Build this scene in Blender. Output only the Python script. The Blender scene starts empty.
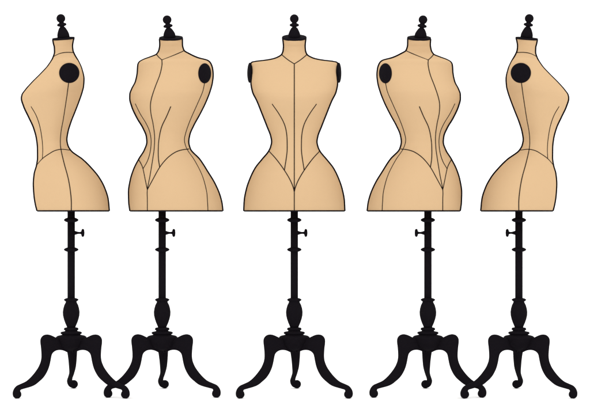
import bpy, bmesh, math
from mathutils import Vector, Matrix
from mathutils.geometry import tessellate_polygon
from mathutils.bvhtree import BVHTree

# ---------------------------------------------------------------- units
K = 0.0043            # metres per drawing unit (forms stand about 1.65 m tall)
D = 1720.0            # camera distance, drawing units
H = 182.7             # camera height above the floor, drawing units
HORY = 212.0          # drawing height of the camera level
MIDX = 295.0
sc = bpy.context.scene
col = sc.collection

# ---------------------------------------------------------------- materials
def mat(name, rgb, rough=0.9, spec=0.0, fabric=False):
    m = bpy.data.materials.new(name); m.use_nodes = True
    nt = m.node_tree; b = nt.nodes['Principled BSDF']
    b.inputs['Base Color'].default_value = (*rgb, 1)
    b.inputs['Roughness'].default_value = rough
    b.inputs['Specular IOR Level'].default_value = spec
    tc = nt.nodes.new('ShaderNodeTexCoord')
    nz = nt.nodes.new('ShaderNodeTexNoise')
    nz.inputs['Scale'].default_value = 260 if fabric else 120
    nz.inputs['Detail'].default_value = 3
    nt.links.new(tc.outputs['Object'], nz.inputs['Vector'])
    mx = nt.nodes.new('ShaderNodeMix'); mx.data_type = 'RGBA'
    a = 0.012 if fabric else 0.03
    mx.inputs['A'].default_value = (*[c*(1-a) for c in rgb], 1)
    mx.inputs['B'].default_value = (*[c*(1+a) for c in rgb], 1)
    nt.links.new(nz.outputs['Fac'], mx.inputs['Factor'])
    nt.links.new(mx.outputs['Result'], b.inputs['Base Color'])
    return m

M_LINEN = mat('beige_linen', (0.452, 0.306, 0.172), 0.95, 0.0, True)
M_BLACK = mat('black_lacquer', (0.0055, 0.0045, 0.0061), 0.8, 0.012)
M_SEAM = mat('seam_thread', (0.010, 0.007, 0.006), 0.9, 0.0)
M_WHITE = mat('white_paper', (0.93, 0.93, 0.93), 0.95, 0.0)

# ---------------------------------------------------------------- helpers
def link(name, bm, m, parent=None, smooth=True):
    me = bpy.data.meshes.new(name)
    bmesh.ops.recalc_face_normals(bm, faces=bm.faces)
    bm.to_mesh(me); bm.free()
    if smooth:
        for p in me.polygons: p.use_smooth = True
    me.materials.append(m)
    o = bpy.data.objects.new(name, me); col.objects.link(o)
    if parent: o.parent = parent
    return o

def spline(pts, n=6):
    """Catmull-Rom through points of any dimension (tuples)."""
    if len(pts) < 3: 
        out = []
        for i in range(13):
            t = i/12; out.append(tuple(a+(b-a)*t for a, b in zip(pts[0], pts[1])))
        return out
    P = [tuple(2*a-b for a, b in zip(pts[0], pts[1]))] + list(pts) + [tuple(2*a-b for a, b in zip(pts[-1], pts[-2]))]
    out = []
    for i in range(1, len(P)-2):
        p0, p1, p2, p3 = P[i-1], P[i], P[i+1], P[i+2]
        for k in range(n):
            t = k/n
            out.append(tuple(0.5*(2*b+(c-a)*t+(2*a-5*b+4*c-d)*t*t+(3*b-a-3*c+d)*t**3)
                             for a, b, c, d in zip(p0, p1, p2, p3)))
    out.append(tuple(pts[-1]))
    return out

def pchip(pts):
    """monotone cubic x(y) through (x, y) points given in order of y"""
    ys = [p[1] for p in pts]; xs = [p[0] for p in pts]; n = len(ys)
    h = [ys[i+1]-ys[i] for i in range(n-1)]
    dl = [(xs[i+1]-xs[i])/h[i] for i in range(n-1)]
    m = [dl[0]]+[0]*(n-2)+[dl[-1]]
    for i in range(1, n-1):
        if dl[i-1]*dl[i] > 0:
            w1 = 2*h[i]+h[i-1]; w2 = h[i]+2*h[i-1]
            m[i] = (w1+w2)/(w1/dl[i-1]+w2/dl[i])
    def f(y):
        if y <= ys[0]: return xs[0]
        if y >= ys[-1]: return xs[-1]
        i = 0
        while ys[i+1] < y: i += 1
        t = (y-ys[i])/h[i]
        return ((2*t**3-3*t*t+1)*xs[i]+(t**3-2*t*t+t)*h[i]*m[i]
                +(-2*t**3+3*t*t)*xs[i+1]+(t**3-t*t)*h[i]*m[i+1])
    return f

def sweep(bm, pts, radii, seg=12, caps=True):
    """round tube of varying radius through 3-D points"""
    pts = [Vector(p) for p in pts]; n = len(pts)
    if not hasattr(radii, '__len__'): radii = [radii]*n
    up = Vector((0.13, 0.97, 0.2)).normalized(); rings = []
    for i, p in enumerate(pts):
        t = (pts[min(i+1, n-1)]-pts[max(i-1, 0)])
        if t.length < 1e-9: t = Vector((0, 0, 1))
        t.normalize()
        a = up-t*up.dot(t)
        if a.length < 1e-4: a = t.orthogonal()
        a.normalize(); b = t.cross(a); up = a
        rings.append([bm.verts.new(p+(a*math.cos(2*math.pi*k/seg)+b*math.sin(2*math.pi*k/seg))*radii[i])
                      for k in range(seg)])
    for r0, r1 in zip(rings, rings[1:]):
        for k in range(seg):
            bm.faces.new((r0[k], r0[(k+1) % seg], r1[(k+1) % seg], r1[k]))
    if caps:
        bm.faces.new(rings[0]); bm.faces.new(rings[-1][::-1])

def ball(bm, c, r, seg=20):
    bmesh.ops.create_uvsphere(bm, u_segments=seg, v_segments=seg//2+2, radius=r,
                              matrix=Matrix.Translation(Vector(c)))

def lathe(bm, prof, M=Matrix.Identity(4), seg=40):
    """prof: (radius, height) pairs, turned about local z, closed at both ends"""
    rings = []
    for r, z in prof:
        rings.append([bm.verts.new(M @ Vector((r*math.cos(2*math.pi*k/seg), r*math.sin(2*math.pi*k/seg), z)))
                      for k in range(seg)])
    for r0, r1 in zip(rings, rings[1:]):
        for k in range(seg):
            bm.faces.new((r0[k], r0[(k+1) % seg], r1[(k+1) % seg], r1[k]))
    bm.faces.new(rings[0]); bm.faces.new(rings[-1][::-1])

# ---------------------------------------------------------------- frame of one form
class Frame:
    """root stands at drawing x = cx and faces the viewpoint; local x right, local -y to the front"""
    def __init__(s, cx):
        s.x0 = cx-MIDX; n = math.hypot(s.x0, D)
        s.t = (-s.x0/n, -D/n); s.r = (D/n, -s.x0/n)
        s.rot = math.atan2(s.r[1], s.r[0])
    def loc(s): return Vector((s.x0*K, 0, 0))
    def P(s, px, py, f=0.0):
        q = px-MIDX
        # X = x0+u rx+f tx ; Y = u ry+f ty ; q (Y+D) = X D
        u = (q*(f*s.t[1]+D)-(s.x0+f*s.t[0])*D)/(s.r[0]*D-q*s.r[1])
        Y = u*s.r[1]+f*s.t[1]
        z = H-(py-HORY)*(Y+D)/D
        return Vector((u, -f, z))*K
    def eye(s):
        d = math.hypot(s.x0, D)
        return Vector((0, -d, H))*K

# ---------------------------------------------------------------- traced shapes
side_L = [(52.6,38.6),(53.4,43),(54.3,47),(54.5,52),(53.1,57.1),(48.1,65.6),(40.4,74.1),(32,82.5),(25.2,90.2),
          (21.9,95.3),(21.4,98.5),(23.5,106.1),(28.6,117.1),(33.6,128.1),(36.5,139.2),(37.4,147.6),(37.5,157.8),
          (36.5,165.3),(34.2,173.7),(33.3,183.9),(34,195.8),(35.3,204.2),(37,211)]
side_R = [(74.2,38.4),(73.2,42),(72.6,46),(73,50.3),(74.3,53.7),(78.6,61.4),(81.9,69),(84,79.2),(83.6,85.9),
          (82.3,91.5),(79.4,100.2),(75.2,111.2),(70.9,122.2),(67.9,132.4),(66.9,139.6),(67.9,145.1),
          (70.9,150.4),(82.8,159.4),(91.3,167.8),(98.9,177.1),(104.8,188.1),(108.2,199.2),(109.4,211)]
q_L = [(159.4,38.5),(159.7,44.4),(159,49.5),(156.4,54.2),(150.5,56.8),(142.9,59.7),(139,62.2),(137.8,64.7),
       (137.1,73.2),(135.3,81.7),(131.5,89.3),(129.8,94.4),(129.7,98.5),(131.5,106.1),(136.9,118),(142.9,128.1),
       (146.3,136.6),(146.8,142),(144.3,150),(139,158.6),(133.5,169.5),(130.1,180.5),(128.4,192.4),(128.7,202.5),(129.8,211)]
q_R = [(182.4,38),(182.5,44.4),(184.1,50.3),(189.5,53.7),(198,57.6),(208.1,60.5),(210.7,63.1),(212.7,69),
       (213.2,74.9),(212.4,82.5),(210,91.5),(205.6,102.7),(199.7,114.6),(193.7,125.6),(189.8,134.9),(188.8,141.7),
       (190.3,148.5),(199.8,159.2),(208.1,172),(214.8,183.1),(219.9,194.9),(222.1,203.4),(223,211)]
fr = [(11.7,38.3),(11.2,42),(10.9,46),(11.2,50.3),(12.6,54.2),(18.8,58),(27.3,60),(35.7,61),(41,61.7),(43.0,62.5),(43.6,64.2),(43.1,67.5),(42.7,72.7),
      (43.0,78),(43.4,82.6),(41.9,91.5),(37.4,101),(32.3,113.7),(27.3,126.4),(23.5,136.6),(22.7,141.7),(23.7,146.8),
      (25.6,151),(32.4,159.4),(39,167.8),(44.1,178),(47.9,189),(50.1,200.8),(50.6,211)]
CX3 = 294.3
front_L = [(CX3-h, y) for h, y in fr]; front_R = [(CX3+h, y) for h, y in fr]

side_seams = [
 ('neck_seam', [(54.0,56.3),(59.9,53.5),(65.8,52.4),(73.4,52.5)]),
 ('side_seam', [(68.7,82.0),(66.9,95.5),(65.6,104),(63.3,118.8),(61.1,130.7),(60.3,140.8),(61,149.8),(64.2,163.6),(67.9,177.1),(70.1,189),(71.3,200.8),(71.3,210.6)]),
 ('princess_seam', [(31.1,106.4),(36.2,115.4),(39.9,126.4),(42.1,139.2),(42.8,149.3),(42.5,158.6)]),
 ('hip_seam', [(36.7,165.2),(42.5,158.6),(48.9,154),(54.8,150.7),(61.6,149.3),(70.2,150.2)]),
]
q_seams = [
 ('neck_seam', [(156.4,54.4),(159,57.4),(161.9,60)]),
 ('neck_seam', [(161.9,60),(172.5,55.8),(184.1,50.8)]),
 ('centre_seam', [(161.9,60),(161.9,65.6),(159.8,74.9),(155.6,85.9),(152,96.5),(150.5,104.5),(151,113.7),(153.1,123.9),(154.6,135.8),(154.3,147.6),(153,157.5),(150.1,175.4),(147.4,189.6),(147.4,200),(147.4,210.6)]),
 ('princess_seam', [(135.3,103.6),(140.3,113.7),(146,123.1),(149.7,131.5),(151.2,140.8),(150.3,151.5),(147.5,161),(143.1,168.8)]),
 ('princess_seam', [(170.8,106.4),(166.6,116.3),(161.5,127.3),(159,139.2),(158.3,149.3),(158.5,159),(159.7,167.3)]),
 ('hip_seam', [(138.8,159.7),(141.4,164.4),(143.1,169),(145.3,179.7),(147.3,189.4)]),
 ('hip_seam', [(188.9,149),(182,149.9),(175,152.4),(167.2,158.2),(159.7,167.3),(153,179.2),(147.5,189.4)]),
 ('side_seam', [(204.6,82.4),(202.5,91.8),(197.1,104.4),(190.3,119.7),(185.8,132.4),(184.4,140.8),(187.2,149.6),(194.5,160.4),(202.1,175.4),(206.4,190.7),(207.5,202.5),(207.9,210.6)]),
]
_pr = [(272.1,103.9),(278.9,113.7),(284.3,123.9),(286.7,134.1),(287.2,145.9),(286.8,154.5),(284.4,170.3)]
_hp = [(269.0,151.1),(276.4,159.3),(284.4,170.3),(290,179.7),(293.1,187),(294.2,191.5)]
mir3 = lambda L: [(2*CX3-x, y) for x, y in L]
front_seams = [
 ('neck_seam', [(281.7,54.7),(288,59.8),(CX3,63.9)]), ('neck_seam', mir3([(281.7,54.7),(288,59.8),(CX3,63.9)])),
 ('centre_seam', [(CX3,63.9),(CX3,110),(CX3,160),(CX3,210.6)]),
 ('princess_seam', _pr), ('princess_seam', mir3(_pr)), ('hip_seam', _hp), ('hip_seam', mir3(_hp)),
]

# depth of the body behind and in front of its pole, read off the side and front views
_sl, _sr, _fw = pchip(side_L), pchip(side_R), pchip(fr)
def depth_front(y):
    f, b = 71.2-_sl(y), _sr(y)-71.2
    return (f-b)/2, (f+b)/2
def depth_side(y): return 0.0, _fw(y)
def depth_quarter(y):
    c, b = depth_front(y)
    w = _fw(y)
    return 0.65*c, math.sqrt(0.5*b*b+0.5*w*w)

def inset(pts, d, side):
    """the traced edge moved inwards by d (the cloth lies inside its piping)"""
    f = pchip(pts); y0, y1 = pts[0][1], pts[-1][1]; out = []; y = y0
    while y <= y1:
        e = 0.15; g = (f(y+e)-f(y-e))/(2*e) if y0+e < y < y1-e else 0.0
        n = math.hypot(1, g)
        out.append((f(y)+side*d/n, y-side*d*g/n)); y += 0.25
    mono = [out[0]]
    for q in out[1:]:
        if q[1] > mono[-1][1]+0.1: mono.append(q)
    return mono

# ---------------------------------------------------------------- one dress form
def build_form(kind, mirror, label, leg_forward):
    MIR = 590.1
    mx = (lambda x: MIR-x) if mirror else (lambda x: x)
    sg = -1 if mirror else 1
    L, R, seams, depth, cx = {
        'side': (side_L, side_R, side_seams, depth_side, 71.2),
        'quarter': (q_L, q_R, q_seams, depth_quarter, 162.2),
        'front': (front_L, front_R, front_seams, depth_front, CX3)}[kind]
    fl, fr_ = pchip(inset(L, 0.72, 1)), pchip(inset(R, 0.72, -1))
    ol, orr = pchip(L), pchip(R)
    F = Frame(mx(cx))
    root = bpy.data.objects.new('dress_form', None); col.objects.link(root)
    root.location = F.loc(); root.rotation_euler = (0, 0, F.rot)
    root.empty_display_size = 0.1
    root['label'] = label; root['category'] = 'dress form'; root['group'] = 'dress forms in a row'

    # --- torso: a loft of closed sections
    pitch = {'side': 9.0, 'quarter': 15.5, 'front': 19.5}[kind]
    roll = {'side': 5.0, 'quarter': 2.0, 'front': 0}[kind]*sg
    TP, TR = math.tan(math.radians(pitch)), math.tan(math.radians(roll))
    capc = {'side': (63.4,38.5), 'quarter': (171.0,38.0), 'front': (CX3,37.6)}[kind]
    y0, y1, N, SEG = capc[1]+0.6, 211.0, 420, 72
    bm = bmesh.new(); rings = []; edgeL = []; edgeR = []
    for i in range(N+1):
        s = i/N
        y = y0+(y1-y0)*s
        xl, xr = fl(y), fr_(y)
        if mirror: xl, xr = mx(xr), mx(xl)
        c, b = depth(y)
        # squarer sections across the shoulders
        q = max(0.0, 1-abs(y-73)/22); q = q*q*(3-2*q)
        exb = 2/(2+(1.6 if kind == 'side' else 0)*q)
        A = F.P(xl, y, c); B = F.P(xr, y, c)
        mid = (A+B)/2; a = (B.x-A.x)/2
        w = max(0.0, 1-(y-y0)/13.0); w = w*w*(3-2*w)
        ring = []
        for k in range(SEG):
            th = 2*math.pi*k/SEG
            cs, sn = math.cos(th), math.sin(th)
            ex = exb if cs*sg > 0 else 1.0
            x = mid.x+a*math.copysign(abs(cs)**ex, cs); f = b*math.copysign(abs(sn)**ex, sn)*K
            z = mid.z-w*(TP*f + TR*(mid.x-x))
            ring.append(bm.verts.new((x, mid.y-f, z)))
        rings.append(ring)
        xl, xr = ol(y), orr(y)
        if mirror: xl, xr = mx(xr), mx(xl)
        A = F.P(xl, y, c); B = F.P(xr, y, c); dzz = w*(TR*a+TP*(A.y+B.y)/2*0)
        edgeL.append(Vector((A.x, A.y, A.z-dzz))); edgeR.append(Vector((B.x, B.y, B.z+dzz)))
    for r0, r1 in zip(rings, rings[1:]):
        for k in range(SEG):
            bm.faces.new((r0[k], r0[(k+1) % SEG], r1[(k+1) % SEG], r1[k]))
    bm.faces.new(rings[0]); bm.faces.new(rings[-1][::-1])
    bmesh.ops.recalc_face_normals(bm, faces=bm.faces)
    bvh = BVHTree.FromBMesh(bm)
    hem = [v.co.copy() for v in rings[-1]]
    torso = link('torso', bm, M_LINEN, root)

    # --- black piping along both sides and round the hem
    for e in (edgeL, edgeR):
        b_ = bmesh.new(); sweep(b_, e[::2], 0.8*K, 10); link('piping', b_, M_BLACK, torso)
    b_ = bmesh.new(); sweep(b_, hem+[hem[0], hem[1]], 0.78*K, 10, caps=False); link('hem_piping', b_, M_BLACK, torso)

    # --- seams laid on the cloth
    eye = F.eye()
    def hit(px, py):
        for k in range(40):
            q = px+(mx(cx if kind != 'side' else 62)-px)*k*0.004
            tgt = F.P(q, py, 0)
            h = bvh.ray_cast(eye, (tgt-eye).normalized())
            if h[0] is not None: return h[0], h[1]
        return None, None
    for name, pts in seams:
        path = []
        sp = spline([(mx(x), y) for x, y in pts], 8); dn = [sp[0]]
        for q in sp[1:]:
            g = dn[-1]; m_ = max(1, int(math.hypot(q[0]-g[0], q[1]-g[1])/0.9))
            dn += [(g[0]+(q[0]-g[0])*j/m_, g[1]+(q[1]-g[1])*j/m_) for j in range(1, m_+1)]
        for p in dn:
            h, n = hit(*p)
            if h is not None: path.append(h)
        b_ = bmesh.new(); sweep(b_, path, 0.46*K, 8); link(name, b_, M_SEAM, torso)

    # --- armhole plates: round, slightly domed, proud of the cloth
    plates = {'side': [(69.2, 72.9, 0, 10.05)],
              'quarter': [(204.6, 73.3, 50.5, 10.0)],
              'front': [(249.6, 72.7, -80, 10.2), (2*CX3-249.6, 72.7, 80, 10.2)]}[kind]
    for px, py, yaw, rad in plates:
        if kind != 'front':        # a shallow cover that follows the shoulder's curve
            rx = rad*math.cos(math.radians(yaw)) ; b_ = bmesh.new(); rows = []
            for rho, off in ((0.02, 1.5), (0.35, 1.45), (0.7, 1.3), (0.9, 1.15), (0.97, 0.95), (1.0, 0.6), (1.0, -1.0)):
                row = []
                for j in range(56):
                    t = 2*math.pi*j/56
                    h, n = hit(mx(px)+rx*rho*math.cos(t), py+rad*rho*math.sin(t))
                    n = (n+Vector((0, -1, 0))).normalized()
                    row.append(b_.verts.new(h+n*off*0.7*K))
                rows.append(row)
            for r0, r1 in zip(rows, rows[1:]):
                for k in range(56):
                    b_.faces.new((r0[k], r0[(k+1) % 56], r1[(k+1) % 56], r1[k]))
            b_.faces.new(rows[0])
            link('armhole_plate', b_, M_BLACK, torso)
            continue
        p = F.P(px, py, 2.5)
        yw = math.radians(yaw)*sg
        nrm = Vector((math.sin(yw), -math.cos(yw), 0))
        rr = rad*(1+p.y/K/D)*K
        M = Matrix.Translation(p) @ nrm.to_track_quat('Z', 'Y').to_matrix().to_4x4()
        b_ = bmesh.new()
        lathe(b_, [(max(rr*math.cos(math.radians(a)), 1e-5), 2.0*K*math.sin(math.radians(a))) for a in range(-90, 91, 10)], M, 56)
        link('armhole_plate', b_, M_BLACK, torso)

    # --- neck cap and finial, on one tilted axis
    c0, b0 = depth(y0)
    p = F.P(mx(capc[0]), capc[1], c0)
    Mr = Matrix.Translation(p) @ Matrix.Rotation(math.radians(-roll), 4, 'Y') @ Matrix.Rotation(math.radians(pitch), 4, 'X')
    hw = {'side': 11.3, 'quarter': 12.0, 'front': 12.4}[kind]
    S = Matrix.Diagonal((hw*K, (b0+0.7)*K, K, 1))
    b_ = bmesh.new()
    lathe(b_, [(0.94,-0.9),(0.99,-0.75),(1.0,-0.2),(1.0,0.4),(0.98,0.8),(0.94,0.95),(0.02,1.0)], Mr @ S, 56)
    cap = link('neck_cap', b_, M_BLACK, root)
    # finial leans with the cap, less strongly to the front
    fbase = {'side': 63.6, 'quarter': 169.7, 'front': CX3}[kind]; ftop = {'side': 60.9, 'quarter': 166.9, 'front': CX3}[kind]
    sy = {'side': 18.4, 'quarter': 19.7, 'front': 18.9}[kind]
    lean = math.atan2((ftop-fbase)*sg, 19)
    pb = F.P(mx(fbase), 37.6, c0)
    Mf = Matrix.Translation(pb) @ Matrix.Rotation(lean, 4, 'Y') @ Matrix.Rotation(math.radians(6), 4, 'X') @ Matrix.Scale(K, 4)
    top = 37.6-sy       # height of the ball's centre
    prof = [(6.1,-0.6),(6.1,1.5),(6.0,3.0),(5.5,4.8),(4.6,6.9),(3.6,8.8),(2.7,10.0),(2.0,10.5),(2.6,10.8),(4.1,11.3),(4.7,12.1),(4.7,12.8),(4.1,13.6),(2.6,14.2),(2.4,14.6)]
    dz = top-18.7
    prof = [(r, z+dz*min(1, max(0, (z-3)/8))) for r, z in prof]
    for k in range(13):
        t = math.radians(-58+k*(148/12)); prof.append((max(4.45*math.cos(t), 0.03), top+4.45*math.sin(t)))
    b_ = bmesh.new(); lathe(b_, prof, Mf, 40); link('finial', b_, M_BLACK, cap)

    # --- pole with its turned work (height above floor from drawing y)
    Z = lambda y: (H-(y-HORY))
    sx = cx
    b_ = bmesh.new()
    lathe(b_, [(3.75, Z(330)), (3.75, Z(211.4))], Matrix.Scale(K, 4), 32)
    pole = link('pole', b_, M_BLACK, root)
    def collar(y, r, h):
        b = bmesh.new()
        lathe(b, [(3.6, Z(y)-h), (r-2.0, Z(y)-h*0.75), (r-0.6, Z(y)-h*0.4), (r, Z(y)), (r-0.6, Z(y)+h*0.4), (r-2.0, Z(y)+h*0.75), (3.6, Z(y)+h)], Matrix.Scale(K, 4), 40)
        link('collar', b, M_BLACK, pole)
    collar(220.0, 7.4, 2.4); collar(249.6, 7.4, 2.3)
    b_ = bmesh.new()
    lathe(b_, [(r, Z(y)) for r, y in [(3.7,297.9),(5.6,298.4),(7.1,299.2),(7.3,299.9),(6.6,300.8),(5.4,301.5),(5.6,302.5),(6.9,305),(7.9,308.4),
        (8.4,312),(8.2,315.5),(7.4,319),(6.2,322.6),(4.8,325.8),(4.2,327.4)]][::-1], Matrix.Scale(K, 4), 48)
    link('baluster', b_, M_BLACK, root)
    b_ = bmesh.new()
    lathe(b_, [(r, Z(y)) for r, y in [(4.2,327.3),(6.6,327.7),(7.4,328.8),(7.2,329.8),(6.0,330.6),(6.6,331.2),(9.8,331.8),(10.9,332.8),(10.3,333.8),
        (8.8,334.6),(10.5,335.1),(13.6,335.8),(15.2,336.9),(15.3,338.0),(14.8,340),(13.4,344),(11.2,347.2),(8.4,349.0),(4.5,350.6),(0.05,351)]][::-1], Matrix.Scale(K, 4), 56)
    link('hub', b_, M_BLACK, root)

    # --- thumb screw
    s3 = sg
    Ms = Matrix.Translation(Vector((0, 0, Z(232.9)*K))) @ Matrix.Rotation(math.radians(90)*s3, 4, 'Y') @ Matrix.Scale(K, 4)
    b_ = bmesh.new()
    lathe(b_, [(2.2,3.0),(1.9,4.4),(1.3,6.2),(1.05,7.5),(1.1,9.0),(1.6,9.9),(3.2,10.2),(4.0,10.9),(4.1,11.5),(3.9,12.3),(2.9,13.0),(0.05,13.3)], Ms, 32)
    link('thumb_screw', b_, M_BLACK, root)

    # --- three cabriole legs
    outline = [(-6,338.6),(-10,338.6),(-13,338.4),(-15,337.6),(-19.3,335.5),(-22,334.6),(-24.5,334.3),(-27,334.8),(-28.8,335.9),(-30.2,337.6),
        (-30.9,339.8),(-30.9,343),(-30.4,347.1),(-30.0,352),(-29.9,356.4),(-30.3,360),(-31.3,363.4),(-33.7,368.3),(-38.8,375.1),
        (-44.7,380.7),(-50.4,383.5),(-54.5,385.4),(-57,388),(-58.4,391.2),(-58.6,394),(-57.8,396.4),(-56,397.8),(-54,398.2),
        (-51.8,397.6),(-50.2,396),(-49.7,394),(-50.2,392),(-50.9,390.8),(-50.2,389.5),(-48.4,388.8),(-40.5,386.6),(-36,384.6),
        (-32,381.5),(-28,377.8),(-25.2,373.9),(-23,369.5),(-21.6,365.4),(-20.6,361),(-19.9,357.2),(-19.1,354.2),(-17.6,352.2),
        (-15.5,350.8),(-13,350.1),(-10,350.1),(-7,350.9),(-4,352.3),(-1.5,352.6)]
    outl = spline(outline, 4)+[(-1.2, 346.0), (-1.5, 340.5)]
    nO = len(outl)
    nrms = []
    for k in range(nO):
        a, b = outl[k-1], outl[(k+1) % nO]
        tx, ty = b[0]-a[0], b[1]-a[1]; l = math.hypot(tx, ty) or 1
        nrms.append((ty/l, -tx/l))
    area = sum(outl[k-1][0]*outl[k][1]-outl[k][0]*outl[k-1][1] for k in range(nO))
    so = 1 if area > 0 else -1
    tris = tessellate_polygon([[Vector((x, y, 0)) for x, y in outl]])
    for sd in (1, -1):
        b_ = bmesh.new(); layers = []
        for ins, dep in ((1.3,-2.8),(0.7,-2.5),(0.3,-2.0),(0.05,-1.2),(0,0),(0.05,1.2),(0.3,2.0),(0.7,2.5),(1.3,2.8)):
            ring = []
            for (x, y), (nx, ny) in zip(outl, nrms):
                x -= so*nx*ins; y -= so*ny*ins
                f = -x*(leg_forward+sd*-54.0*F.r[1])/54.0
                v = F.P(mx(cx)+sd*x, y, f)
                zz = H-(y-HORY)*(1-(-x*31/54.0)/D)
                ring.append(b_.verts.new((v.x, v.y-dep*K, zz*K)))
            layers.append(ring)
        for r0, r1 in zip(layers, layers[1:]):
            for k in range(nO):
                b_.faces.new((r0[k], r0[(k+1) % nO], r1[(k+1) % nO], r1[k]))
        for a, b, c in tris:
            b_.faces.new((layers[0][a], layers[0][b], layers[0][c]))
            b_.faces.new((layers[-1][c], layers[-1][b], layers[-1][a]))
        link('leg', b_, M_BLACK, root)
    back = [(0,344,5.5,4),(0,342,6.6,18),(0.4,345,6.0,26),(1,352,5.0,28.5),(1.3,360,4.2,30),(1.2,367,3.5,35),(0.5,373,2.6,43),
            (-0.9,377.6,2.4,52),(-1.5,381.0,2.8,58),(0.1,383.6,3.6,61),(2.6,384.2,4.2,62)]
    P3, RR = [], []
    for x, y, r, g in spline(back, 6):
        P3.append(F.P(mx(cx)+x*sg, y, -g)); RR.append(r*(1+g/D)*K)
    b_ = bmesh.new(); sweep(b_, P3, RR, 20); ball(b_, P3[-1], RR[-1])
    link('leg', b_, M_BLACK, root)
    return root

build_form('side', False, 'beige dress form seen side-on with its bust turned to the left, leftmost in the row', 35)
build_form('quarter', False, 'beige dress form turned three-quarters left, black plate on its right-hand shoulder, second from left', 27)
build_form('front', False, 'beige dress form facing straight ahead with black plates at both shoulders, middle', 35)
build_form('quarter', True, 'beige dress form turned three-quarters right, black plate on its left-hand shoulder, second from right', 27)
build_form('side', True, 'beige dress form seen side-on with its bust turned to the right, rightmost in the row', 35)

# ---------------------------------------------------------------- white setting
bm = bmesh.new()
vs = [bm.verts.new(v) for v in ((-30, -12, 0), (30, -12, 0), (30, 10, 0), (-30, 10, 0))]
bm.faces.new(vs)
fl_ = link('floor', bm, M_WHITE, smooth=False); fl_['kind'] = 'structure'
bm = bmesh.new(); prev = None
prof = [(10+3*math.sin(t), 3-3*math.cos(t)) for t in [math.radians(a) for a in range(0, 91, 6)]]+[(13, 9)]
for y, z in prof:
    cur = (bm.verts.new((-30, y, z)), bm.verts.new((30, y, z)))
    if prev: bm.faces.new((prev[0], prev[1], cur[1], cur[0]))
    prev = cur
bd = link('backdrop', bm, M_WHITE); bd['kind'] = 'structure'

# ---------------------------------------------------------------- light: an even white studio surround
w = bpy.data.worlds.new('World'); sc.world = w; w.use_nodes = True
bg = w.node_tree.nodes['Background']
bg.inputs['Color'].default_value = (1, 1, 1, 1); bg.inputs['Strength'].default_value = 1.9

sc.view_settings.view_transform = 'Standard'; sc.view_settings.look = 'None'
sc.view_settings.exposure = 0; sc.view_settings.gamma = 1

# ---------------------------------------------------------------- camera
cam = bpy.data.cameras.new('camera'); co = bpy.data.objects.new('camera', cam); col.objects.link(co)
co.location = (0, -D*K, H*K); co.rotation_euler = (math.radians(90), 0, 0)
cam.sensor_width = 36; cam.lens = 36*D/590.0
cam.shift_y = (HORY-206.5)/590.0
cam.clip_end = 200
sc.camera = co
